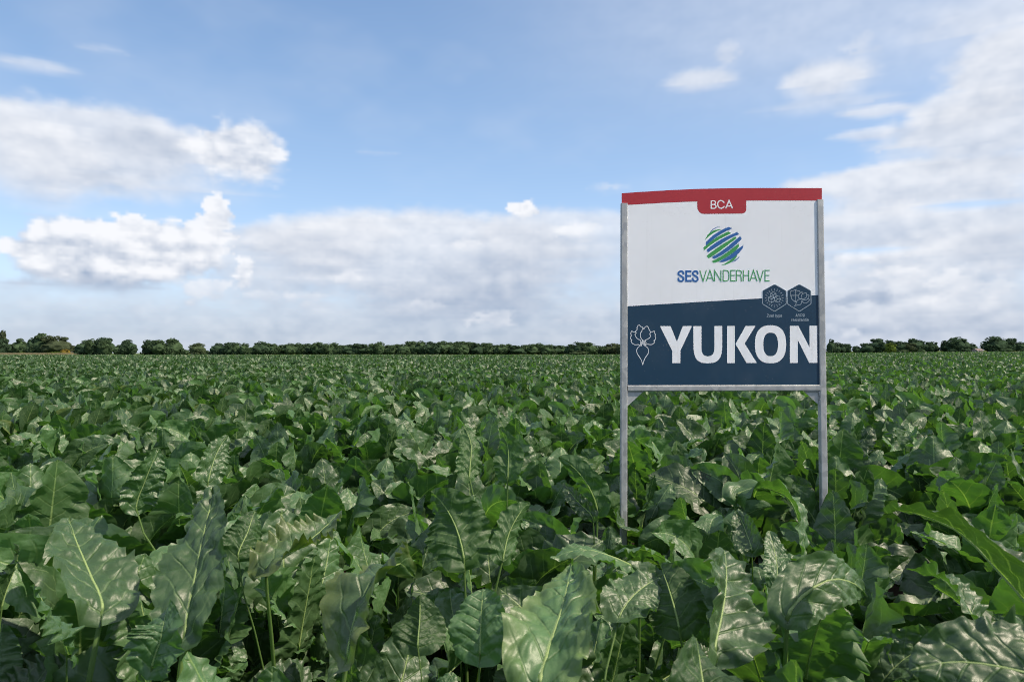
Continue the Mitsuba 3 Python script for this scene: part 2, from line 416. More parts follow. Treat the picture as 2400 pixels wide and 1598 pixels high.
# YUKON
yk = [Polygon([(368, 1000), (440, 1000), (483, 1106), (523, 1000), (586, 999), (507, 1166), (506, 1251), (451, 1251), (451, 1167)]),
      Polygon([(594, 1000), (650, 1000), (650, 1150), (652, 1172), (658, 1188), (670, 1200), (693, 1206), (716, 1200), (730, 1188), (736, 1172), (738, 1150), (738, 999), (791, 999), (791, 1150), (788, 1182), (779, 1211), (763, 1233), (738, 1247), (693, 1253), (650, 1248), (625, 1235), (609, 1213), (600, 1185), (596, 1150)]),
      Polygon([(824, 999), (878, 999), (878, 1251), (824, 1251)]),
      Polygon([(950, 999), (1018, 998), (944, 1118), (1027, 1250), (957, 1250), (882, 1121)])]
ang = np.linspace(0, 2 * np.pi, 72, endpoint=False)
se = lambda cx, cy, rx, ry, k: [(cx + rx * np.sign(np.cos(a)) * abs(np.cos(a)) ** k, cy + ry * np.sign(np.sin(a)) * abs(np.sin(a)) ** k) for a in ang]
yk.append(Polygon(se(1120, 1123, 106, 129, .82), [se(1121, 1124, 50, 80, .82)]))
yk.append(Polygon([(1252, 998), (1310, 998), (1386, 1146), (1385, 997), (1438, 997), (1438, 1249), (1383, 1249), (1306, 1094), (1306, 1250), (1252, 1250)]))
for nm, sh in zip('YUKKON', yk):
    pass
yk = [yk[0], yk[1], unary_union([yk[2], yk[3]]), yk[4], yk[5]]
for sh in yk:
    put('letter', flat(sh, .0012), 'print_white', panel, to_world=SIGN_M)
# BCA
B_ = [line([(717, 148), (717, 202)], 8), smooth_line([(717, 149), (736, 149), (746, 158), (738, 172), (717, 174)], 7), smooth_line([(717, 174), (740, 175), (750, 187), (740, 199), (717, 200)], 7)]
C_ = [smooth_line([(803, 160), (795, 151), (782, 147), (767, 153), (760, 172), (767, 191), (782, 199), (796, 195), (804, 187)], 7.5)]
A_ = [line([(815, 200), (838, 147), (861, 199)], 8), line([(824, 184), (853, 183)], 7)]
for g in (B_, C_, A_):
    put('letter', flat(unary_union(g), .0012), 'print_white', panel, to_world=SIGN_M)

# stripes of the globe
stripes = [('print_blue', [(815, 250), (850, 205), (900, 160), (960, 125), (1062, 105), (980, 130), (920, 162), (870, 205), (830, 250)]),
           ('print_green', [(708, 425), (730, 370), (770, 300), (810, 260), (880, 210), (960, 182), (1050, 172), (1085, 178), (1000, 205), (900, 258), (800, 330)]),
           ('print_blue', [(735, 545), (730, 465), (800, 395), (900, 308), (1020, 228), (1120, 172), (1250, 118), (1335, 152), (1200, 210), (1060, 290), (940, 372), (820, 468)]),
           ('print_green', [(685, 660), (672, 600), (690, 570), (735, 545), (840, 452), (960, 368), (1080, 300), (1240, 222), (1312, 262), (1180, 325), (1050, 395), (900, 490), (780, 580)]),
           ('print_blue', [(775, 705), (748, 642), (850, 555), (980, 465), (1110, 388), (1260, 315), (1445, 236), (1490, 285), (1360, 340), (1200, 430), (1050, 530), (900, 622)]),
           ('print_green', [(790, 842), (745, 782), (850, 695), (980, 605), (1120, 510), (1260, 430), (1400, 338), (1435, 375), (1340, 450), (1180, 572), (1040, 680), (900, 775)]),
           ('print_blue', [(915, 855), (865, 805), (960, 755), (1080, 678), (1200, 590), (1320, 492), (1420, 405), (1518, 330), (1552, 392), (1470, 478), (1360, 578), (1240, 670), (1100, 762), (990, 822)]),
           ('print_green', [(915, 945), (858, 908), (960, 858), (1080, 790), (1200, 712), (1320, 622), (1400, 560), (1480, 500), (1490, 570), (1420, 655), (1320, 735), (1200, 812), (1100, 868), (1010, 915)]),
           ('print_blue', [(1065, 925), (1030, 912), (1120, 862), (1230, 800), (1340, 722), (1440, 638), (1590, 535), (1578, 602), (1500, 705), (1400, 795), (1300, 860), (1190, 905), (1120, 922)]),
           ('print_green', [(1075, 998), (1150, 965), (1260, 900), (1370, 812), (1455, 745), (1430, 815), (1370, 885), (1290, 940), (1190, 982), (1120, 995)]),
           ('print_blue', [(1310, 930), (1380, 885), (1450, 835), (1515, 778), (1470, 845), (1400, 900)])]
stripes[6] = ('print_blue', stripes[6][1])
for c, pts in stripes:
    put('globe_stripe', flat(Polygon(logo(pts)), .0007 if c == 'print_green' else .0010), c, panel, to_world=SIGN_M)


def word(strokes, bsdf, mapper, w, rounded=False):
    for s in strokes:
        shp = unary_union([line(mapper(p), w) if k == 'l' else smooth_line(mapper(p), w) for k, p in s])
        put('letter', flat(shp, .0012), bsdf, panel, to_world=SIGN_M)


S = lambda x: [('c', [(x + 136, 1190), (x + 120, 1145), (x + 78, 1135), (x + 30, 1160), (x + 28, 1205), (x + 75, 1240), (x + 125, 1275), (x + 138, 1320), (x + 110, 1358), (x + 75, 1362), (x + 35, 1345), (x + 22, 1300)])]
word([S(75), [('l', [(395, 1137), (275, 1137), (275, 1355), (402, 1355)]), ('l', [(275, 1240), (385, 1240)])], S(405)], 'print_blue', logo, 12.2)
V = lambda x, w=165: [('l', [(x, 1112), (x + w * .5, 1362), (x + w, 1112)])]
Av = lambda x, w=170: [('l', [(x, 1364), (x + w * .5, 1114), (x + w, 1364)]), ('l', [(x + w * .18, 1292), (x + w * .82, 1292)])]
E_ = lambda x: [('l', [(x + 105, 1115), (x, 1115), (x, 1355), (x + 105, 1355)]), ('l', [(x, 1230), (x + 95, 1230)])]
word([V(590, 150), Av(740, 165), [('l', [(930, 1364), (930, 1120), (1075, 1356), (1075, 1112)])],
      [('l', [(1128, 1112), (1128, 1364)]), ('c', [(1128, 1115), (1200, 1117), (1245, 1145), (1258, 1240), (1245, 1330), (1200, 1355), (1128, 1356)])],
      E_(1300), [('l', [(1430, 1364), (1430, 1115)]), ('c', [(1430, 1116), (1500, 1118), (1540, 1140), (1545, 1175), (1530, 1212), (1490, 1226), (1430, 1228)]), ('c', [(1490, 1228), (1525, 1245), (1540, 1285), (1545, 1362)])],
      [('l', [(1590, 1112), (1590, 1364)]), ('l', [(1712, 1112), (1712, 1364)]), ('l', [(1590, 1230), (1712, 1230)])],
      Av(1740, 165), V(1900, 150), E_(2088)], 'print_green', logo, 5.6)

# hexagonal badges
for hx in (463, 1223):
    hexa = Polygon(icon([(hx - 363, 545), (hx - 30, 362), (hx + 20, 362), (hx + 345, 545), (hx + 345, 940), (hx + 15, 1155), (hx - 25, 1155), (hx - 363, 940)])).buffer(-8).buffer(10)
    b = put('badge', flat(hexa, .0008), 'print_navy', panel, to_world=SIGN_M)
    put('badge_outline', flat(hexa.buffer(1.2).difference(hexa.buffer(-2.2)), .0013), 'print_pale', panel, to_world=SIGN_M)
w_ = 2.6
cubes = []
for cx, cy, r in ((420, 672, 98), (362, 800, 106), (548, 795, 100)):
    rot = 0 if cx != 548 else 30
    hp = [(cx + r * math.sin(math.radians(60 * k + rot)), cy - r * math.cos(math.radians(60 * k + rot))) for k in range(6)]
    cubes.append(line(icon(hp + [hp[0], hp[1]]), w_))
    for k in (1, 3, 5):
        cubes.append(line(icon([(cx, cy), hp[k]]), w_))
for k in range(20):
    a = 2 * math.pi * k / 20
    cubes.append(line(icon([(455 + 225 * math.sin(a), 760 - 205 * math.cos(a) * 1.05), (455 + 290 * math.sin(a), 760 - 270 * math.cos(a) * 1.05)]), w_ * .9))
put('sugar_cube_symbol', flat(unary_union(cubes), .0012), 'print_pale', panel, to_world=SIGN_M)
sh = [line(icon([(1240, 600), (1238, 560), (1160, 540), (1095, 508), (1030, 540), (952, 560), (958, 700), (990, 800), (1095, 885), (1130, 870)]), w_), line(icon([(1095, 508), (1095, 885)]), w_), line(icon([(955, 685), (1200, 685)]), w_),
      smooth_line(icon([(1280, 800), (1210, 770), (1190, 700), (1230, 630), (1305, 585), (1330, 610)]), w_), smooth_line(icon([(1285, 790), (1280, 700), (1320, 640), (1430, 612), (1442, 700), (1400, 770), (1300, 800)]), w_),
      smooth_line(icon([(1442, 690), (1470, 665), (1515, 690), (1490, 750), (1480, 800)]), w_), smooth_line(icon([(1300, 805), (1400, 830), (1480, 795), (1525, 825), (1470, 890), (1400, 925), (1330, 890), (1290, 840)]), w_),
      smooth_line(icon([(1280, 800), (1200, 810), (1140, 860), (1120, 930), (1075, 1015), (1150, 985), (1240, 970), (1290, 910), (1290, 840)]), w_)]
put('shield_symbol', flat(unary_union(sh), .0012), 'print_pale', panel, to_world=SIGN_M)
for txt, x, y, wd in (('Zoet type', 1095, 938, 104), ('AYPR', 1290, 937, 63), ('resistentie', 1262, 967, 118)):
    m = meshkit.text_mesh(txt, 1.0, depth=1.0)
    v = np.array(m.vertices)
    v[:, 0] -= v[:, 0].min()
    v[:, 0] *= wd / v[:, 0].max()
    ab = board(np.c_[x + v[:, 0], y - v[:, 1] * 20])
    m.vertices = np.c_[ab, np.where(v[:, 2] > .5, .0012, -.0003)]
    put('small_lettering', m, 'print_pale', panel, to_world=SIGN_M)
bw = 3.6
bt = [smooth_line(beet([(490, 850), (410, 910), (388, 1000), (410, 1080), (470, 1170), (520, 1260), (558, 1385)]), bw), smooth_line(beet([(618, 850), (700, 910), (725, 1000), (700, 1085), (640, 1170), (595, 1260), (558, 1385)]), bw),
      smooth_line(beet([(490, 850), (450, 815), (330, 815), (250, 760), (228, 705), (250, 688), (215, 650), (208, 600), (235, 565), (222, 500), (245, 432), (285, 455), (350, 465)]), bw),
      smooth_line(beet([(618, 850), (680, 805), (790, 815), (860, 785), (895, 735), (875, 705), (920, 660), (925, 610), (905, 575), (920, 540), (895, 490), (890, 432), (840, 448), (780, 460)]), bw),
      smooth_line(beet([(490, 690), (400, 640), (350, 565), (345, 510), (375, 488), (355, 440), (400, 385), (395, 340), (430, 270), (460, 262), (490, 295), (545, 320), (570, 355)]), bw),
      smooth_line(beet([(600, 365), (545, 385), (530, 455), (495, 480), (490, 560), (520, 650), (560, 690)]), bw), smooth_line(beet([(600, 362), (625, 325), (690, 298), (740, 390), (778, 465), (755, 522), (785, 560), (745, 630), (620, 695)]), bw),
      smooth_line(beet([(490, 690), (515, 740), (530, 845), (490, 800), (500, 735)]), bw), smooth_line(beet([(550, 690), (555, 780), (568, 800), (580, 720), (560, 690)]), bw), smooth_line(beet([(620, 700), (605, 780), (590, 825), (650, 780), (645, 740), (620, 700)]), bw)]
put('beet_symbol', flat(unary_union(bt), .0012), 'print_white', panel, to_world=SIGN_M)


# ------------------------------------------------------------------ sugar beet leaves
def shape_w(t):
    return np.maximum(np.sin(np.pi * np.clip(t, 0, 1) ** .62), 0) ** .60


def tube(P, R, sides, B, N):
    a = np.arange(sides) * 2 * np.pi / sides
    V = P[:, None] + R[:, None, None] * (np.cos(a)[None, :, None] * B[:, None] + .8 * np.sin(a)[None, :, None] * N[:, None])
    n = len(P)
    i, j = np.meshgrid(np.arange(n - 1), np.arange(sides), indexing='ij')
    q = np.stack([i * sides + j, i * sides + (j + 1) % sides, (i + 1) * sides + (j + 1) % sides, (i + 1) * sides + j], -1).reshape(-1, 4)
    return V.reshape(-1, 3), q


def make_leaf(r, nu, nv, Lp, Lb, W, e0, e1, side=0., fold=.25, roll=0., twist=0., ruffle=.16, ident=0, stalk_sides=5, rib=True, bend=.45, scallop=.04, curve=None):
    """One leaf in its own space: the stalk starts at the origin and grows along +x and up; e0, e1: elevation of the stalk and of the tip, radians.
    Returns vertices, quads, uv."""
    ns = 60
    s = np.linspace(0, 1, ns)
    if curve is None:
        L = Lp + Lb
        e = e0 + (e1 - e0) * sstep(bend * Lp / L, 1.0, s)
        az = side * s ** 2
        Tn = np.stack([np.cos(e) * np.cos(az), np.cos(e) * np.sin(az), np.sin(e)], -1)
        Pn = np.concatenate([[[0, 0, 0]], np.cumsum(.5 * (Tn[1:] + Tn[:-1]) * L / (ns - 1), 0)])
        Nn = np.stack([-np.sin(e) * np.cos(az), -np.sin(e) * np.sin(az), np.cos(e)], -1)
    else:                                                     # an explicit midrib: its points, where the blade begins, which way its upper face looks
        pts, begin, look = curve
        pts = np.asarray(pts, float)
        key = np.r_[0, np.cumsum(np.linalg.norm(np.diff(pts, axis=0), axis=1))]
        L = key[-1]
        Lp = key[begin]
        Lb = L - Lp
        from scipy.interpolate import PchipInterpolator
        Pn = PchipInterpolator(key / L, pts)(s)
        Pn[2:-2] = .25 * Pn[1:-3] + .5 * Pn[2:-2] + .25 * Pn[3:-1]
        Tn = np.gradient(Pn, axis=0)
        Tn /= np.linalg.norm(Tn, axis=1, keepdims=True)
        Nn = np.tile(np.asarray(look, float), (ns, 1))
        Nn -= Tn * (Nn * Tn).sum(1, keepdims=True)
        Nn /= np.linalg.norm(Nn, axis=1, keepdims=True)

    def frame(u):
        f = u * (ns - 1)
        k = np.clip(f.astype(int), 0, ns - 2)
        g = (f - k)[:, None]
        P, Tt, N = (A[k] * (1 - g) + A[k + 1] * g for A in (Pn, Tn, Nn))
        Tt /= np.linalg.norm(Tt, axis=1, keepdims=True)
        N -= Tt * (N * Tt).sum(1, keepdims=True)
        N /= np.linalg.norm(N, axis=1, keepdims=True)
        B = np.cross(Tt, N)
        ro = (roll + twist * u)[:, None]
        return P, Tt, B * np.cos(ro) + N * np.sin(ro), N * np.cos(ro) - B * np.sin(ro)

    t = np.linspace(0, 1, nv + 1) ** .9
    P, Tt, B, N = frame((Lp + t * Lb) / L)
    sg = np.linspace(-1, 1, nu + 1)
    ph = r.uniform(0, 6.28, 12)
    lobes = r.uniform(4.5, 7.5)
    crimp = r.uniform(9, 13)
    V = np.zeros((nv + 1, nu + 1, 3))
    w0 = W * shape_w(t)

    def wander(k):
        """An uneven wave along the margin, about k swings."""
        from scipy.interpolate import CubicSpline
        m = int(2 * k) + 3
        y = r.normal(0, .45, m) + .75 * (-1.) ** np.arange(m) * r.uniform(.5, 1.2, m)
        x = np.cumsum(np.r_[0, r.uniform(.6, 1.4, m - 1)])
        return CubicSpline(x / x[-1], y)(t)
    slow, quick, tiny = [wander(lobes * .5) for _ in (0, 1)], [wander(lobes * 1.5) for _ in (0, 1)], [wander(lobes * 2.3) for _ in (0, 1)]
    for j, sj in enumerate(sg):
        sd = 0 if sj < 0 else 1
        a = abs(sj)
        edge = 1 + scallop * a ** 2 * (.8 * np.sin(2 * np.pi * crimp * t + ph[sd]) + .4 * tiny[1 - sd] + .4 * quick[1 - sd]) + (.035 * a * np.sin(2 * np.pi * 1.5 * t + ph[10 + sd]))
        w = w0 * edge
        fo = fold + .25 * np.sin(2 * np.pi * t * .8 + ph[4 + sd]) * .6
        lift = a * w * np.sin(fo) + .25 * w * (a ** 2) * np.sin(2 * np.pi * t * 1.3 + ph[6 + sd]) * .5
        ruf = ruffle * W * a ** 1.6 * shape_w(np.clip(t * .9 + .06, 0, 1)) * (.7 * slow[sd] + .7 * quick[sd] * a ** .8 + .65 * min(1, nv / 45) * tiny[sd] * a ** 2)
        qv = t * 6.2 - a * shape_w(t) * 1.9 + ph[9] * .05 + .10 * np.sin(9 * t + 5 * a + ph[10 + sd])
        blister = .075 * W * np.abs(np.sin(np.pi * (qv + .5 * slow[sd] * a))) * min(1, a * 5) * (1 - .4 * a) * shape_w(t)
        sweep = -.12 * W * a ** 2 * np.exp(-t * 6) * 3.0            # the base of the blade runs back along the stalk
        V[:, j] = P + B * (sj * w * np.cos(fo))[:, None] + N * (lift + ruf + blister)[:, None] + Tt * sweep[:, None]
    bl = V.reshape(-1, 3)
    pn = .9 * (meshkit.fbm(bl * 19 + ph[0] * 5, 3, 3) - .5) + .45 * (np.abs(2 * meshkit.noise(bl * 36 + ph[1] * 5, 4) - 1) - .4)
    V += (N[:, None] * (pn.reshape(nv + 1, nu + 1, 1) * .032 * min(1., W / .07)) * np.minimum(1, np.abs(sg) * 4)[None, :, None])
    i, j = np.meshgrid(np.arange(nv), np.arange(nu), indexing='ij')
    q = np.stack([i * (nu + 1) + j, i * (nu + 1) + j + 1, (i + 1) * (nu + 1) + j + 1, (i + 1) * (nu + 1) + j], -1).reshape(-1, 4)
    v = V.reshape(-1, 3)
    f0 = np.cross(v[q[:, 1]] - v[q[:, 0]], v[q[:, 3]] - v[q[:, 0]])
    if (f0 * np.repeat(N[:-1], nu, 0)).sum() < 0:
        q = q[:, ::-1]
    uu = np.broadcast_to(ident + .03 + .94 * (sg + 1) / 2, (nv + 1, nu + 1)).ravel()
    vv = np.broadcast_to(t[:, None], (nv + 1, nu + 1)).ravel()
    uv = np.c_[uu, vv]
    if stalk_sides:
        end = .80 if rib else .08
        m = 7 if rib else 4
        us = np.concatenate([np.linspace(0, Lp / L, m), (Lp + np.linspace(.06, end, 7 if rib else 1) * Lb) / L])
        Ps, _, Bs, Ns = frame(us)
        R = np.interp(us, [0, Lp / L * .6, Lp / L, Lp / L + .1, 1], [.0060, .0040, .0032, .0021, .0006]) * (Lb / .23)
        Ps = Ps - Ns * (R * .25)[:, None]
        tv, tq = tube(Ps, R, stalk_sides, Bs, Ns)
        q = np.vstack([q, tq + len(v)])
        v = np.vstack([v, tv])
        uv = np.vstack([uv, np.c_[np.full(len(tv), ident + .5), np.repeat(np.where(us > Lp / L, 3.2, 2.2), stalk_sides)]])
    return v, q, uv


R_ = math.radians
KINDS = [  # e0, e1, stalk, blade, half width, weight
    (R_(82), R_(62), .23, .22, .068, 'upright'), (R_(76), R_(30), .23, .24, .074, 'arching'), (R_(68), R_(-5), .23, .25, .078, 'arching'),
    (R_(58), R_(-38), .22, .25, .076, 'spreading'), (R_(46), R_(-30), .20, .22, .072, 'spreading'), (R_(80), R_(15), .25, .24, .072, 'arching'), (R_(72), R_(48), .22, .26, .080, 'upright'), (R_(34), R_(-15), .18, .20, .066, 'spreading')]


def leaf_params(r, k):
    e0, e1, Lp, Lb, W, _ = KINDS[k]
    sc = r.uniform(.82, 1.18)
    return dict(Lp=Lp * r.uniform(.75, 1.15), Lb=Lb * sc, W=W * sc * r.uniform(.98, 1.28), e0=e0 + r.normal(0, .10), e1=e1 + r.normal(0, .40), side=r.normal(0, .55), fold=r.uniform(-.45, .65), roll=r.normal(0, .40),
                twist=r.normal(0, .75), ruffle=r.uniform(.10, .21), bend=r.uniform(.25, .9), scallop=r.uniform(.015, .035))


NVAR = 32
PARAMS = [leaf_params(np.random.default_rng(100 + k), k % 8) for k in range(NVAR)]
near_ply, mid_ply, low_leaf, tiny_leaf = [], [], [], []
for k in range(NVAR):
    mk = lambda nu, nv, **kw: make_leaf(np.random.default_rng(900 + k), nu, nv, ident=k, **{**PARAMS[k], **kw})
    v, q, uv = mk(12, 46)
    near_ply.append(mikit.ply((v, q), 'leaf', smooth=True, uv=uv))
    v, q, uv = mk(8, 20, stalk_sides=3, rib=False)
    mid_ply.append(mikit.ply((v, q), 'leaf', smooth=True, uv=uv))
    low_leaf.append(mk(4, 9, stalk_sides=0))
    tiny_leaf.append(mk(2, 3, stalk_sides=0))

# plants that stand out: label, where they grow, and of each leaf the midrib (photograph pixel and metres ahead), half width, way it faces
FACE, AWAY, UP, RIGHT_, LEFT_ = (.10, -1, .55), (-.15, 1, .25), (.1, -.35, 1), (1, -.15, .35), (-1, -.3, .4)
HEROES = [
    ('beet plant with one large upright veined leaf facing the camera at lower left', (-.56, 1.20), [([(436, 1490, 1.24), (462, 1340, 1.32), (482, 1240, 1.40), (508, 1140, 1.50)], .082, FACE, dict(fold=.25)), ([(360, 1560, 1.05), (385, 1480, 1.05), (395, 1420, 1.10)], .055, FACE, {})]),
    ('beet plant with a broad pale grey green leaf near the left edge', (-.80, 1.35), [([(245, 1430, 1.40), (215, 1340, 1.48), (185, 1270, 1.56), (165, 1215, 1.64)], .10, (.25, -.6, 1.1), {}), ([(165, 1530, 1.15), (130, 1450, 1.15), (85, 1365, 1.16)], .070, (.75, .55, .5), {})]),
    ('beet plant cut by the left edge, its pale leaf showing a white midrib', (-.98, 1.42), [([(10, 1420, 1.36), (40, 1330, 1.38), (50, 1275, 1.42)], .055, (-.6, -.9, .4), {})]),
    ('beet plant with a flat pale crinkled leaf left of the curled yellowish leaf', (-.50, 1.62), [([(625, 1330, 1.50), (690, 1290, 1.58), (750, 1245, 1.66), (800, 1195, 1.74)], .085, (-.1, -.6, 1), dict(ruffle=.2)), ([(560, 1300, 1.55), (585, 1240, 1.58), (600, 1195, 1.62)], .05, AWAY, {})]),
    ('beet plant with a curled over yellowish green leaf at the bottom, left of centre', (-.30, 1.06), [([(815, 1540, 1.05), (832, 1450, 1.08), (880, 1350, 1.12), (930, 1318, 1.20), (965, 1345, 1.26)], .068, (-.9, -.45, .7), dict(fold=.35, ruffle=.2))]),
    ('beet plant with two dark upright leaves in the centre of the foreground', (-.10, 1.72), [([(1088, 1310, 1.70), (1075, 1250, 1.72), (1050, 1195, 1.74), (1010, 1150, 1.76)], .098, (-.2, 1, .35), dict(fold=.25)), ([(1178, 1310, 1.72), (1190, 1255, 1.74), (1215, 1205, 1.76), (1240, 1175, 1.78)], .052, (-.6, .8, .3), {})]),
    ('beet plant with a large pale leaf and slanting white midrib at bottom centre', (.06, .98), [([(1262, 1600, .98), (1290, 1500, 1.04), (1322, 1400, 1.14), (1338, 1318, 1.24)], .086, (-.45, -.8, .8), dict(fold=.35)), ([(1450, 1440, 1.22), (1490, 1385, 1.26), (1545, 1350, 1.30)], .058, (-.5, -.9, .8), {})]),
    ('beet plant with a tapering half shadowed pale leaf at bottom, left of centre', (-.06, 1.10), [([(1125, 1530, 1.08), (1128, 1450, 1.10), (1132, 1375, 1.14)], .060, (-.2, -1, .35), dict(ruffle=.06)), ([(980, 1510, 1.06), (985, 1450, 1.08), (985, 1390, 1.10)], .05, AWAY, dict(ruffle=.05))]),
    ('beet plant with a big dark veined leaf below the sign, right of bottom centre', (.32, 1.18), [([(1672, 1520, 1.14), (1690, 1430, 1.20), (1700, 1350, 1.27), (1695, 1285, 1.34)], .088, (.35, -.9, .2), {}), ([(1590, 1470, 1.20), (1570, 1390, 1.24), (1545, 1320, 1.30)], .065, (.1, 1, .3), {})]),
    ('beet plant with an arching veined leaf above the dark soil gap', (.46, 1.30), [([(1840, 1445, 1.22), (1880, 1390, 1.24), (1940, 1355, 1.27), (2000, 1365, 1.32), (2030, 1395, 1.35)], .062, (-.25, -.9, .75), dict(ruffle=.05, fold=-.1))]),
    ('beet plant with a long arching leaf that leaves the right edge of the picture', (.78, .98), [([(2440, 1470, 1.00), (2330, 1330, 1.04), (2230, 1235, 1.10), (2140, 1200, 1.16), (2070, 1195, 1.22)], .072, (.55, -.2, 1), dict(fold=.5, ruffle=.06)), ([(2290, 1470, 1.10), (2240, 1390, 1.14), (2190, 1345, 1.18), (2120, 1330, 1.22)], .045, (.5, -.2, 1), dict(fold=.4))]),
    ('beet plant with a rounded pale leaf filling the bottom right corner', (.66, .72), [([(2520, 1640, .80), (2400, 1570, .82), (2260, 1545, .84), (2125, 1565, .85)], .074, (-.1, -.9, .75), dict(ruffle=.06, fold=.0)), ([(2460, 1600, .86), (2420, 1520, .90), (2400, 1470, .95)], .07, (-.3, -.9, .6), {})]),
    ('beet plant with a smooth bright green domed leaf at the bottom edge, right of centre', (.22, .80), [([(1665, 1760, .78), (1645, 1600, .82), (1630, 1490, .88)], .058, (-.05, 1, .3), dict(ruffle=.05, fold=-.2))]),
    ('beet plant whose two dark arching leaves hide the foot of the left post', (.28, 1.68), [([(1500, 1345, 1.62), (1430, 1300, 1.60), (1360, 1285, 1.58), (1290, 1310, 1.56)], .055, (.0, .2, 1), dict(fold=-.3)), ([(1600, 1345, 1.60), (1560, 1310, 1.62), (1500, 1285, 1.64), (1440, 1290, 1.66)], .055, (.2, .3, 1), dict(fold=-.3))]),
    ('beet plant with a broad dark bent leaf between the posts of the sign', (.68, 2.12), [([(1720, 1165, 2.10), (1780, 1140, 2.08), (1840, 1160, 2.04), (1875, 1240, 2.0), (1890, 1320, 1.96)], .085, (.75, -.45, .75), dict(fold=.1)), ([(1760, 1290, 1.90), (1745, 1240, 1.95), (1722, 1195, 2.0)], .050, (-.3, -.9, .6), {}), ([(1820, 1370, 1.80), (1815, 1300, 1.85), (1800, 1240, 1.90)], .045, (-.5, -.9, .6), {})]),
    ('beet plant with a tall dark translucent leaf left of the sign at mid distance', (-.02, 2.62), [([(1190, 1120, 2.60), (1192, 1060, 2.62), (1170, 1000, 2.64)], .068, (-.2, 1, .2), dict(ruffle=.07)), ([(1100, 1120, 2.60), (1105, 1050, 2.64), (1085, 995, 2.68)], .062, (-.3, 1, .2), {})]),
    ('beet plant with a big dark leaf just left of the left post', (.24, 2.22), [([(1400, 1200, 2.20), (1380, 1140, 2.20), (1345, 1095, 2.22), (1310, 1070, 2.25)], .062, (.3, 1, .5), {}), ([(1390, 1215, 2.1), (1350, 1170, 2.12), (1320, 1130, 2.16)], .035, (-.5, -.8, .6), {})]),
    ('beet plant with tilted sunlit leaf and long yellow stalk, left of centre at mid distance', (-.95, 2.25), [([(322, 1190, 2.2), (345, 1120, 2.2), (375, 1050, 2.22)], .070, (.5, -.9, .3), {}), ([(490, 1130, 2.3), (510, 1060, 2.34), (535, 1020, 2.38)], .06, (.4, -.9, .3), {})]),
]

# plants stand in rows half a metre apart, the rows run away to the right
ROW = R_(24)
c_, s_ = math.cos(ROW), math.sin(ROW)
half = 1200 / F


def in_view(x, y, m):
    return (y > .15) & (np.abs(x) < y * half + m)


cand = []
for i in range(-60, 61):
    for j in range(-140, 141):
        u, v = i * .41, j * .235
        x, y = u * c_ + v * s_, -u * s_ + v * c_
        if -.6 < y < 22 and abs(x) < abs(y) * .75 + 1.8:
            cand.append((x, y))
cand = np.array(cand)
cand += rng.normal(0, .035, cand.shape)
fill = np.array([(x, y) for y in np.arange(.62, 1.9, .21) for x in np.arange(-1.5, 1.5, .23) if abs(x) < y * half + .2]) + .0
fill += rng.normal(0, .04, fill.shape)
n_rows = len(cand)
cand = np.vstack([cand, fill])
low_plant = np.arange(len(cand)) >= n_rows
keep = (np.hypot(cand[:, 0], cand[:, 1]) > .52) & (rng.random(len(cand)) > .03)
for px_ in (-.3885 + SX, .3905 + SX):
    keep &= np.hypot(cand[:, 0] - px_, cand[:, 1] - SY) > .07
for _, gpos, _l in HEROES:
    keep &= np.hypot(cand[:, 0] - gpos[0], cand[:, 1] - gpos[1]) > (.24 if gpos[0] > .6 and gpos[1] < 1.1 else .13)
cand, low_plant = cand[keep], low_plant[keep]
dist = np.hypot(cand[:, 0], cand[:, 1])
order = np.argsort(dist)
cand, dist, low_plant = cand[order], dist[order], low_plant[order]
vis = in_view(cand[:, 0], cand[:, 1], .22)
ind = np.where(vis)[0][:282]
rest = np.setdiff1d(np.arange(len(cand)), ind)


def plant_leaves(r, n):
    """(variant, azimuth, scale, tilt) of each leaf of a plant"""
    out = []
    a = r.uniform(0, 360)
    for k in range(n):
        f = k / max(1, n - 1)
        kind = [0, 6, 1, 5, 1, 2, 2, 3, 3, 4, 7][min(10, int(f * 10.99))] if r.random() < .75 else int(r.integers(0, 8))
        var = kind + 8 * int(r.integers(0, NVAR // 8))
        out.append((var, a, r.uniform(.82, 1.15), r.normal(0, 5)))
        a += 137.5 + r.normal(0, 14)
    return out


def where(x, y):
    a = x / y
    if y < 1.75:
        side = 'left' if a < -.22 else 'right' if a > .22 else 'middle'
        return f'leafy sugar beet plant in the foreground {side} of the picture, leaves large and crinkled', f'beet plants in the {side} foreground'
    if .13 < a < .45:
        if y < SY:
            return 'leafy sugar beet plant in the shaded crop in front of the sign', 'beet plants in front of the sign'
        return 'leafy sugar beet plant behind the sign, seen below its crossbar', 'beet plants behind the sign'
    if a >= .45:
        return 'leafy sugar beet plant in the crop to the right of the sign', 'beet plants right of the sign'
    if a > -.25:
        return 'leafy sugar beet plant in the middle of the crop, left of the sign', 'beet plants left of the sign'
    return 'leafy sugar beet plant in the crop towards the left edge of the picture', 'beet plants at the left'


for n_, k in enumerate(ind):
    x, y = cand[k]
    r = np.random.default_rng(5000 + int(k))
    lab, grp = where(x, y)
    root = thing('beet_plant', lab, 'sugar beet plant', grp)
    lib = near_ply if dist[k] < 1.95 else mid_ply
    size = r.uniform(.84, 1.06) * (.60 if 1.6 < y < 2.88 and abs(x / y - .145) < .055 else .78 if 1.75 < y < 3.0 and .30 < x < 1.35 else .90 if y < 1.75 else 1) * (.66 if low_plant[k] else 1)
    base = T().translate([float(x), float(y), float(-.01)])
    for var, a, sc, tilt in plant_leaves(r, 12 if dist[k] < 4 else 11):
        put('leaf', lib[var], 'leaf', root, to_world=base @ T().rotate([0, 0, 1], a) @ T().rotate([0, 1, 0], tilt) @ T().scale(sc * size))

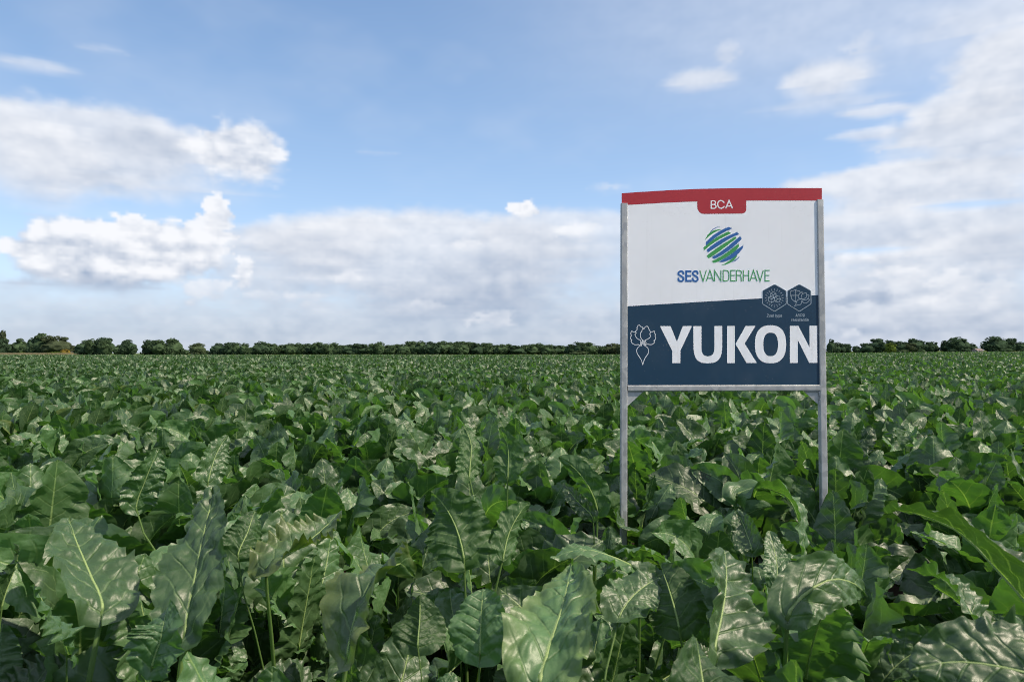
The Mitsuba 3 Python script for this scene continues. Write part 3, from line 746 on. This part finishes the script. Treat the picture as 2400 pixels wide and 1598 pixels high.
# the nearest plants, each with the leaves that stand out
def spot(px, py, Z):
    """The point Z metres ahead that is seen px, py photograph pixels from the frame's corner."""
    return np.array([(px - 1200) / F * Z, Z, EYE - (py - 828) / F * Z])


for n_, (lab, ground, leaves) in enumerate(HEROES):
    root = thing('beet_plant', lab, 'sugar beet plant', None)
    g = np.array([ground[0], ground[1], -.01])
    r = np.random.default_rng(8800 + n_)
    for k, (pts, W, look, extra) in enumerate(leaves):
        P = [spot(*p) for p in pts]
        mid = .55 * g + .45 * P[0] + np.array([0, 0, .05])
        v, q, uv = make_leaf(r, 20, 64, 0, 0, W * .79, 0, 0, ident=40 + 4 * n_ + k, curve=([g, mid] + P, 2, look), **{'ruffle': .14, 'fold': float(r.uniform(.1, .5)), 'scallop': .03, 'twist': float(r.normal(0, .3)), **extra})
        put('leaf', (v, q), 'leaf', root, smooth=True, uv=uv)
    base = T().translate([float(v_) for v_ in g])
    a = r.uniform(0, 360)
    for k in range(7):
        var = [3, 4, 7, 2, 4, 3, 7][k] + 8 * int(r.integers(0, NVAR // 8))
        put('leaf', near_ply[var], 'leaf', root, to_world=base @ T().rotate([0, 0, 1], a) @ T().scale(r.uniform(.70, .95)))
        a += 137.5

# the rest of the crop, as far as it goes
parts_v, parts_q, parts_uv, at = [], [], [], 0
lid = 100


def add_leaves(lib, var, pos, a, sc, tilt):
    """Copies of low leaves, added to the crop's mesh."""
    global at, lid
    for vk in np.unique(var):
        m = var == vk
        v, q, uv = lib[vk]
        n = m.sum()
        ca, sa, ct, st = np.cos(a[m]), np.sin(a[m]), np.cos(tilt[m]), np.sin(tilt[m])
        x, y, z = (v[None, :, i] * sc[m][:, None] for i in range(3))
        x, z = x * ct[:, None] + z * st[:, None], -x * st[:, None] + z * ct[:, None]
        X = x * ca[:, None] - y * sa[:, None] + pos[m][:, None, 0]
        Y = x * sa[:, None] + y * ca[:, None] + pos[m][:, None, 1]
        Z = z + pos[m][:, None, 2]
        parts_v.append(np.stack([X, Y, Z], -1).reshape(-1, 3))
        parts_q.append((q[None] + (np.arange(n) * len(v))[:, None, None]).reshape(-1, q.shape[1]) + at)
        u = np.broadcast_to(uv[None], (n, *uv.shape)).copy()
        u[..., 0] += (lid + np.arange(n) - vk)[:, None] % 3000
        parts_uv.append(u.reshape(-1, 2))
        at += n * len(v)
        lid += n


# whole plants of the middle distance: copies of a few patterns
NPAT = 14
for k in range(NPAT):
    r = np.random.default_rng(6000 + k)
    vs, qs, us, n0 = [], [], [], 0
    for m, (var, a, sc, tilt) in enumerate(plant_leaves(r, 12)):
        v, q, uv = low_leaf[var]
        ca, sa, ct, st = math.cos(R_(a)), math.sin(R_(a)), math.cos(R_(tilt)), math.sin(R_(tilt))
        x, y, z = v.T * sc
        x, z = x * ct + z * st, -x * st + z * ct
        vs.append(np.c_[x * ca - y * sa, x * sa + y * ca, z]); qs.append(q + n0)
        us.append(uv + [200 + 12 * k + m - var, 0]); n0 += len(v)
    scene[f'beet_pattern_{k:03d}'] = {'type': 'shapegroup', 'plant': mikit.ply((np.vstack(vs), np.vstack(qs)), 'leaf', smooth=True, uv=np.vstack(us))}
for n_, k in enumerate(rest):
    r = np.random.default_rng(5000 + int(k))
    M = T().translate([float(cand[k][0]), float(cand[k][1]), -.01]) @ T().rotate([0, 0, 1], float(r.uniform(0, 360))) @ T().scale(float(r.uniform(.78, 1.0)))
    scene[f'beet_crop__{n_ + 1:03d}'] = {'type': 'instance', 'to_world': M, 'group': {'type': 'ref', 'id': f'beet_pattern_{int(r.integers(0, NPAT)):03d}'}}
# farther out fewer and broader leaves
r = np.random.default_rng(77)
ys, xs, sz = [], [], []
y = 21.6
while y < 372:
    f = max(1.0, y / 30)
    n = int((2 * y * half * 1.08 + 6) / (.122 * f))
    xs.append(r.uniform(-y * half * 1.08 - 3, y * half * 1.08 + 3, n))
    ys.append(np.full(n, y) + r.normal(0, .12 * f, n))
    sz.append(np.full(n, min(.78 * f ** .75, 2.8)) * r.uniform(.8, 1.2, n))
    y += .24 * f ** 1.35
xs, ys, sz = map(np.concatenate, (xs, ys, sz))
zz = rise(xs, ys) - .40 * (sz - 1).clip(0) - .03 + r.normal(0, .03, len(xs))
add_leaves(tiny_leaf, r.integers(0, NVAR, len(xs)), np.c_[xs, ys, zz], r.uniform(0, 6.28, len(xs)), sz, r.normal(0, .1, len(xs)))
print('far leaves', len(xs), 'verts', at, 'quads', sum(map(len, parts_q)))
put('beet_crop', (np.vstack(parts_v), np.vstack(parts_q)), 'leaf', smooth=True, uv=np.vstack(parts_uv))
labels['beet_crop'] = {'label': 'dense green sugar beet crop stretching away to the tree line', 'category': 'crop', 'kind': 'stuff'}

# ------------------------------------------------------------------ trees along the far edge
def crown_mesh(seed, n_leaf=1300, low=.0):
    """A crown one metre wide and one metre tall made of leaf clumps on uneven boughs."""
    r = np.random.default_rng(seed)
    lobes = []
    for k in range(r.integers(11, 16)):
        a, h = r.uniform(0, 6.28), r.uniform(.10, .86)
        rad = .42 * math.sqrt(max(.05, 1 - (max(0, h - .30) / .66) ** 2)) * r.uniform(.55, 1.0)
        lobes.append((rad * math.cos(a), rad * math.sin(a), h, r.uniform(.09, .21)))
    lobes.append((0, 0, .80, .18)); lobes.append((0, 0, .4, .28))
    V = []
    per = n_leaf // len(lobes)
    for x, y, z, q in lobes:
        d = r.normal(size=(per, 3)); d /= np.linalg.norm(d, axis=1, keepdims=True)
        c = np.array([x, y, z]) + d * q * r.uniform(.72, 1.06, (per, 1)) * [1, 1, .85]
        nrm = d + r.normal(0, .45, (per, 3)); nrm /= np.linalg.norm(nrm, axis=1, keepdims=True)
        u = np.cross(nrm, r.normal(size=(per, 3))); u /= np.linalg.norm(u, axis=1, keepdims=True)
        w = np.cross(nrm, u)
        s = r.uniform(.026, .055, (per, 1))
        V.append(np.stack([c - u * s * 1.2, c - w * s * .8 + nrm * s * .3, c + u * s * 1.2, c + w * s * .8 + nrm * s * .2], 1))
    V = np.concatenate(V).reshape(-1, 3)
    V[:, 2] = np.maximum(V[:, 2], low)
    core = trimesh.creation.icosphere(subdivisions=2)
    cv = np.array(core.vertices)
    cv = np.array([0, 0, .40]) + cv * np.array([.40, .40, .38]) * (.55 + .8 * meshkit.fbm(cv * 1.7 + seed, 3, 2))[:, None]
    cv[:, 2] = np.maximum(cv[:, 2], low)
    cf = np.array(core.faces)
    A = np.vstack([V, cv])
    A[:, 2] /= A[:, 2].max()
    A[:, :2] *= .5 / np.percentile(np.hypot(A[:, 0], A[:, 1]), 96)
    return A, np.vstack([np.arange(len(V)).reshape(-1, 4), np.c_[cf, cf[:, 2]] + len(V)])


def trunk_mesh(seed):
    r = np.random.default_rng(seed)
    vs, qs, n = [], [], 0
    def limb(p0, p1, r0, r1):
        nonlocal n
        P = np.linspace(p0, p1, 4) + np.r_[[[0, 0, 0]], r.normal(0, .012, (3, 3))]
        v, q = tube(P, np.linspace(r0, r1, 4), 6, np.tile([1., 0, 0], (4, 1)), np.tile([0, 1.25, 0.], (4, 1)))
        vs.append(v); qs.append(q + n); n += len(v)
    limb((0, 0, -.05), (0, 0, .45), .030, .020)
    for k in range(4):
        a = r.uniform(0, 6.28)
        limb((0, 0, .22 + .06 * k), (.25 * math.cos(a), .25 * math.sin(a), .5 + .08 * k), .014, .005)
    return np.vstack(vs), np.vstack(qs)


crowns = {t: [mikit.ply(crown_mesh(300 + k), t) for k in range(8)] for t in ('tree_dark', 'tree_mid', 'tree_olive')}
for t in ('tree_pale', 'tree_lime', 'bush_gold'):
    crowns[t] = [mikit.ply(crown_mesh(400 + k), t) for k in range(2)]
trunks = [mikit.ply(trunk_mesh(500 + k), 'bark', smooth=40) for k in range(3)]
tr = np.random.default_rng(31)


def tree(bearing, top, width, Y, tone, label, group=None, cat='tree', name='tree', under=.06):
    """bearing: tangent of the angle right of straight ahead; top: tangent of the elevation of the crown's top; width as a tangent."""
    x = bearing * Y
    z0 = float(rise(x, Y))
    h = max(1.0, EYE + (top + .0006) * Y - z0)
    w = width * Y * 1.16
    root = thing(name, label, cat, group)
    k = int(tr.integers(0, 8))
    M = T().translate([x, Y + float(tr.normal(0, 4)), z0]) @ T().rotate([0, 0, 1], float(tr.uniform(0, 360)))
    lib = crowns[tone]
    scene[f'{root}__crown'] = {**lib[k % len(lib)], 'to_world': M @ T().translate([0, 0, -under * h]) @ T().scale([w, w, h * (1 + under) * 1.0])}
    scene[f'{root}__trunk'] = {**trunks[k % 3], 'to_world': M @ T().scale([h * .9, h * .9, h])}


# surveyed list: bearing in photograph pixels from the middle, crown top in pixels above the horizon, half width
def q3(x, top, hw):
    return ((x / 2.944 - 1200) / F, (828 - 740 - top / 2.944) / F, 2 * hw / 2.944 / F)


def q4(x, top, hw):
    return ((800 + x / 2.944 - 1200) / F, (828 - 740 - top / 2.944) / F, 2 * hw / 2.944 / F)


def q5(x, top, hw):
    return ((1900 + x / 4.71 - 1200) / F, (828 - 740 - top / 4.71) / F, 2 * hw / 4.71 / F)


LEFT = [(2, 98, 36, 'tree_olive', 'tall brownish tree cut by the left edge of the picture'),
        (50, 158, 52, 'tree_dark', 'dark green tree beside the brownish tree at the left edge'),
        (112, 153, 52, 'tree_mid', 'lower green tree, second right of the brownish tree at the left edge'),
        (182, 150, 48, 'tree_dark', 'dark tree pressed against the left side of the tallest green tree at the left'),
        (255, 120, 68, 'tree_mid', 'tallest green domed tree in the left group'),
        (375, 135, 92, 'tree_olive', 'broad olive brown tree ending the leftmost group before the first gap'),
        (575, 168, 70, 'tree_dark', 'round dark tree just right of the first gap with the golden bush'),
        (645, 158, 48, 'tree_mid', 'green tree between the round dark tree and the peaked tree of the second group'),
        (722, 150, 64, 'tree_dark', 'peaked dark tree, highest of the second group from the left'),
        (775, 168, 45, 'tree_mid', 'sloping right shoulder tree of the second group from the left'),
        (912, 166, 66, 'tree_dark', 'round dark tree opening the third group from the left'),
        (1012, 165, 52, 'tree_dark', 'dark domed tree in the middle of the third group from the left'),
        (1115, 166, 58, 'tree_mid', 'green tree leaning against the last big tree of the third group'),
        (1195, 155, 68, 'tree_mid', 'big round tree ending the third group before the wide gap'),
        (1357, 188, 58, 'tree_pale', 'pale grey green round tree standing alone in the wide gap'),
        (1482, 186, 52, 'tree_dark', 'small dark round tree right of the pale lone tree'),
        (1580, 185, 52, 'tree_dark', 'dark domed tree, left of two that touch before the long row'),
        (1640, 186, 32, 'tree_mid', 'slim tree, right of two that touch before the long row'),
        (1703, 189, 32, 'tree_mid', 'small round tree just before the long row begins'),
        (1785, 176, 58, 'tree_dark', 'taller tree that begins the long closed row')]
for x, top, hw, tone, lab in LEFT:
    b, e, w = q3(x, top, hw)
    tree(b, e, w, 400 if x < 800 else 450 if x < 1300 else 520, tone, lab, 'single trees on the left horizon')
for x, top, hw in ((475, 212, 45), (835, 202, 45), (1275, 236, 40), (1410, 240, 45), (870, 225, 40), (30, 190, 60), (150, 200, 60), (300, 190, 70), (520, 225, 50), (680, 205, 60), (1070, 205, 50), (1540, 225, 50), (1670, 222, 40), (1740, 220, 40)):
    b, e, w = q3(x, top, hw)
    tree(b, e, w, 560, 'tree_mid', 'low distant bush filling a gap between the trees on the left horizon', 'low bushes in the gaps', 'bush', 'bush')
ROWT = [(x, t) for x, t in ((1850, 190), (1900, 194), (1950, 198), (2005, 191), (2060, 188), (2120, 191), (2190, 183), (2250, 194), (2305, 184), (2350, 203))]
for x, top in ROWT:
    b, e, w = q3(x, top, 46)
    tree(b, e, w * tr.uniform(.9, 1.2), 600, ('tree_dark', 'tree_mid', 'tree_mid')[int(tr.integers(0, 3))], 'green tree in the long closed row across the middle horizon', 'trees of the long row')
for x, top in ((5, 203), (50, 199), (105, 193), (160, 197), (215, 189), (270, 180), (325, 203), (380, 196), (430, 194), (490, 176), (545, 173), (610, 178), (660, 189), (705, 173), (755, 181), (800, 194), (840, 178), (885, 180),
               (940, 191), (985, 188), (1050, 199), (1105, 196), (1155, 194), (1210, 207), (1260, 202), (1310, 196), (1370, 188), (1420, 199), (1470, 206), (1525, 206)):
    b, e, w = q4(x, top, 48)
    tree(b, e, w * tr.uniform(.9, 1.2), 600, ('tree_dark', 'tree_mid', 'tree_mid')[int(tr.integers(0, 3))], 'green tree in the long closed row across the middle horizon', 'trees of the long row')
for x, top, hw, tone, lab in ((1585, 198, 45, 'tree_dark', 'dark tree where the long row rises towards the sign'), (1645, 181, 52, 'tree_dark', 'domed dark tree behind the pale bush near the left post of the sign'), (1705, 184, 50, 'tree_mid', 'green domed tree, second left of the left post'),
                              (1765, 204, 45, 'tree_dark', 'low dark tree in the dip left of the brownish pair by the sign'), (1815, 208, 40, 'tree_mid', 'low green tree next to the brownish pair by the sign'), (1870, 189, 50, 'tree_olive', 'brownish tree, left of the pair beside the left post of the sign'),
                              (1925, 189, 45, 'tree_olive', 'brownish tree half hidden by the left post of the sign')):
    b, e, w = q4(x, top, hw)
    tree(b, e, w, 540, tone, lab, 'trees by the left post')
b, e, w = q4(1640, 246, 62)
tree(b, e, w, 500, 'tree_pale', 'pale green rounded bush in front of the trees left of the sign', None, 'bush', 'bush')
for x in range(1980, 3100, 55):       # behind the board the row goes on
    b, e, w = q4(x, 196 + 10 * tr.random(), 46)
    if b < .40:
        tree(b, e, w, 560, 'tree_dark', 'dark tree of the row behind the sign board', 'trees behind the board')
RIGHT = [(190, 256, 44, 'tree_dark', 'tall dark tree touching the right post of the sign'), (262, 293, 60, 'tree_dark', 'broad dark tree, second right of the right post'), (345, 308, 42, 'tree_dark', 'small dark tree, third right of the right post'),
         (405, 311, 52, 'tree_dark', 'peaked small dark tree, fourth right of the right post'), (460, 335, 48, 'tree_dark', 'lowest sloping tree before the gap right of the sign'), (565, 304, 68, 'tree_dark', 'round dark tree standing alone in the gap right of the sign'),
         (735, 251, 92, 'tree_dark', 'tall domed tree right of the lone round tree'), (755, 312, 62, 'tree_mid', 'lower dark tree in front of the tall domed tree at the right'), (905, 266, 74, 'tree_dark', 'domed dark tree behind the lime green tree'),
         (1030, 279, 80, 'tree_dark', 'dark flat topped tree left of the brownish one at the right'), (1120, 304, 78, 'tree_olive', 'brownish rounded tree in the right-hand group'), (1175, 248, 86, 'tree_dark', 'high dark tree rising behind the brownish rounded tree'),
         (1275, 281, 56, 'tree_dark', 'dark tree on the right slope of the high dark tree'), (1330, 299, 50, 'tree_dark', 'lower dark tree in the dip of the right-hand group'), (1390, 284, 52, 'tree_dark', 'small domed tree in the dip of the right-hand group'),
         (1475, 276, 58, 'tree_dark', 'dark tree left of the broad high dome at the right'), (1640, 235, 120, 'tree_dark', 'broad high domed tree, first of the two biggest at the right'), (1550, 272, 58, 'tree_dark', 'dark tree leaning into the broad high dome'),
         (1770, 305, 52, 'tree_dark', 'low dark tree between the two biggest domes at the right'), (1910, 232, 128, 'tree_dark', 'broad high domed tree behind the little house'), (2055, 270, 70, 'tree_dark', 'dark tree right of the dome behind the little house'),
         (2135, 268, 60, 'tree_mid', 'green flat topped tree near the right edge'), (2225, 249, 70, 'tree_dark', 'peaked dark tree near the right edge'), (2315, 289, 66, 'tree_dark', 'dark tree sloping down at the right edge')]
for x, top, hw, tone, lab in RIGHT:
    b, e, w = q5(x, top, hw)
    tree(b, e, w, 440 if hw > 62 else 452, tone, lab, 'trees on the right horizon')
b, e, w = q5(865, 299, 64)
tree(b, e, w, 425, 'tree_lime', 'lime green rounded tree in the right-hand group')
for x, top, hw, tone in ((1050, 375, 45, 'tree_pale'), (1200, 372, 40, 'tree_mid'), (2150, 362, 60, 'tree_mid'), (2300, 368, 50, 'tree_pale'), (1540, 372, 45, 'tree_dark')):
    b, e, w = q5(x, top, hw)
    tree(b, e, w, 415, tone, 'low green bush at the foot of the trees on the right', 'low bushes on the right', 'bush', 'bush')
b, e, w = q3(490, 230, 32)
tree(b, e, w, 392, 'bush_gold', 'golden yellow bush at the first gap on the left', None, 'bush', 'bush')
for x, hw in ((105, 26), (405, 56)):
    b, e, w = q3(x, 252, hw)
    tree(b, e, w, 385, 'tree_lime', 'bright green low bush in front of the trees at far left' if x < 200 else 'bright green low bush under the broad olive brown tree', None, 'bush', 'bush')
# strip of ripe grass at the far left
r = np.random.default_rng(3)
n = 5000
bx = r.uniform(-.70, -.575, n) * 380
by = 380 + r.normal(0, 1.5, n)
hh = r.uniform(.6, 1.2, n) * sstep(-.575, -.60, bx / 380)
ww = r.uniform(.08, .22, n)
vv = np.stack([np.c_[bx - ww, by, 0 * hh], np.c_[bx + ww, by, 0 * hh], np.c_[bx + ww * .6, by + .1, hh], np.c_[bx - ww * .6, by + .1, hh]], 1).reshape(-1, 3)
put('ripe_grass', (vv, np.arange(len(vv)).reshape(-1, 4)), 'dry_straw')
labels['ripe_grass'] = {'label': 'pale tan strip of ripe grass below the trees at far left', 'category': 'grass', 'kind': 'stuff'}

# little house under the trees at the right
HY = 405.0
hx = (2291 - 1200) / F * HY
hz = float(rise(hx, HY))
home = thing('farmhouse', 'tiny house with a grey pink roof under the trees at far right', 'house')
HM = T().translate([hx, HY, hz - .75]) @ T().rotate([0, 0, 1], 22)
wl = trimesh.creation.box((4.2, 3.4, 1.5)); wl.apply_translation([0, 0, .75])
put('wall', wl, 'render_wall', home, to_world=HM)
pr = Polygon([(-2.0, 0), (2.0, 0), (.12, 1.15), (-.12, 1.15)])
rf = trimesh.creation.extrude_polygon(pr, 4.6, engine='earcut')
rf.apply_transform(np.array([[0, 0, 1, -2.3], [1, 0, 0, 0], [0, 1, 0, 1.502], [0, 0, 0, 1.]]))
roof = put('roof', rf, 'roof_tile', home, to_world=HM)
for sx in (-2.32, 2.32):
    for sg in (-1, 1):
        bb = bar((sx, sg * 2.02, 1.50), (sx, 0, 2.68), .05, .11, up=(1, 0, 0))
        put('verge_board', bb, 'render_wall', roof, to_world=HM)
for wx in (-1.1, 1.0):
    wn = trimesh.creation.box((.7, .06, .7)); wn.apply_translation([wx, -1.72, .95])
    put('window', wn, 'dark_glass', home, to_world=HM)
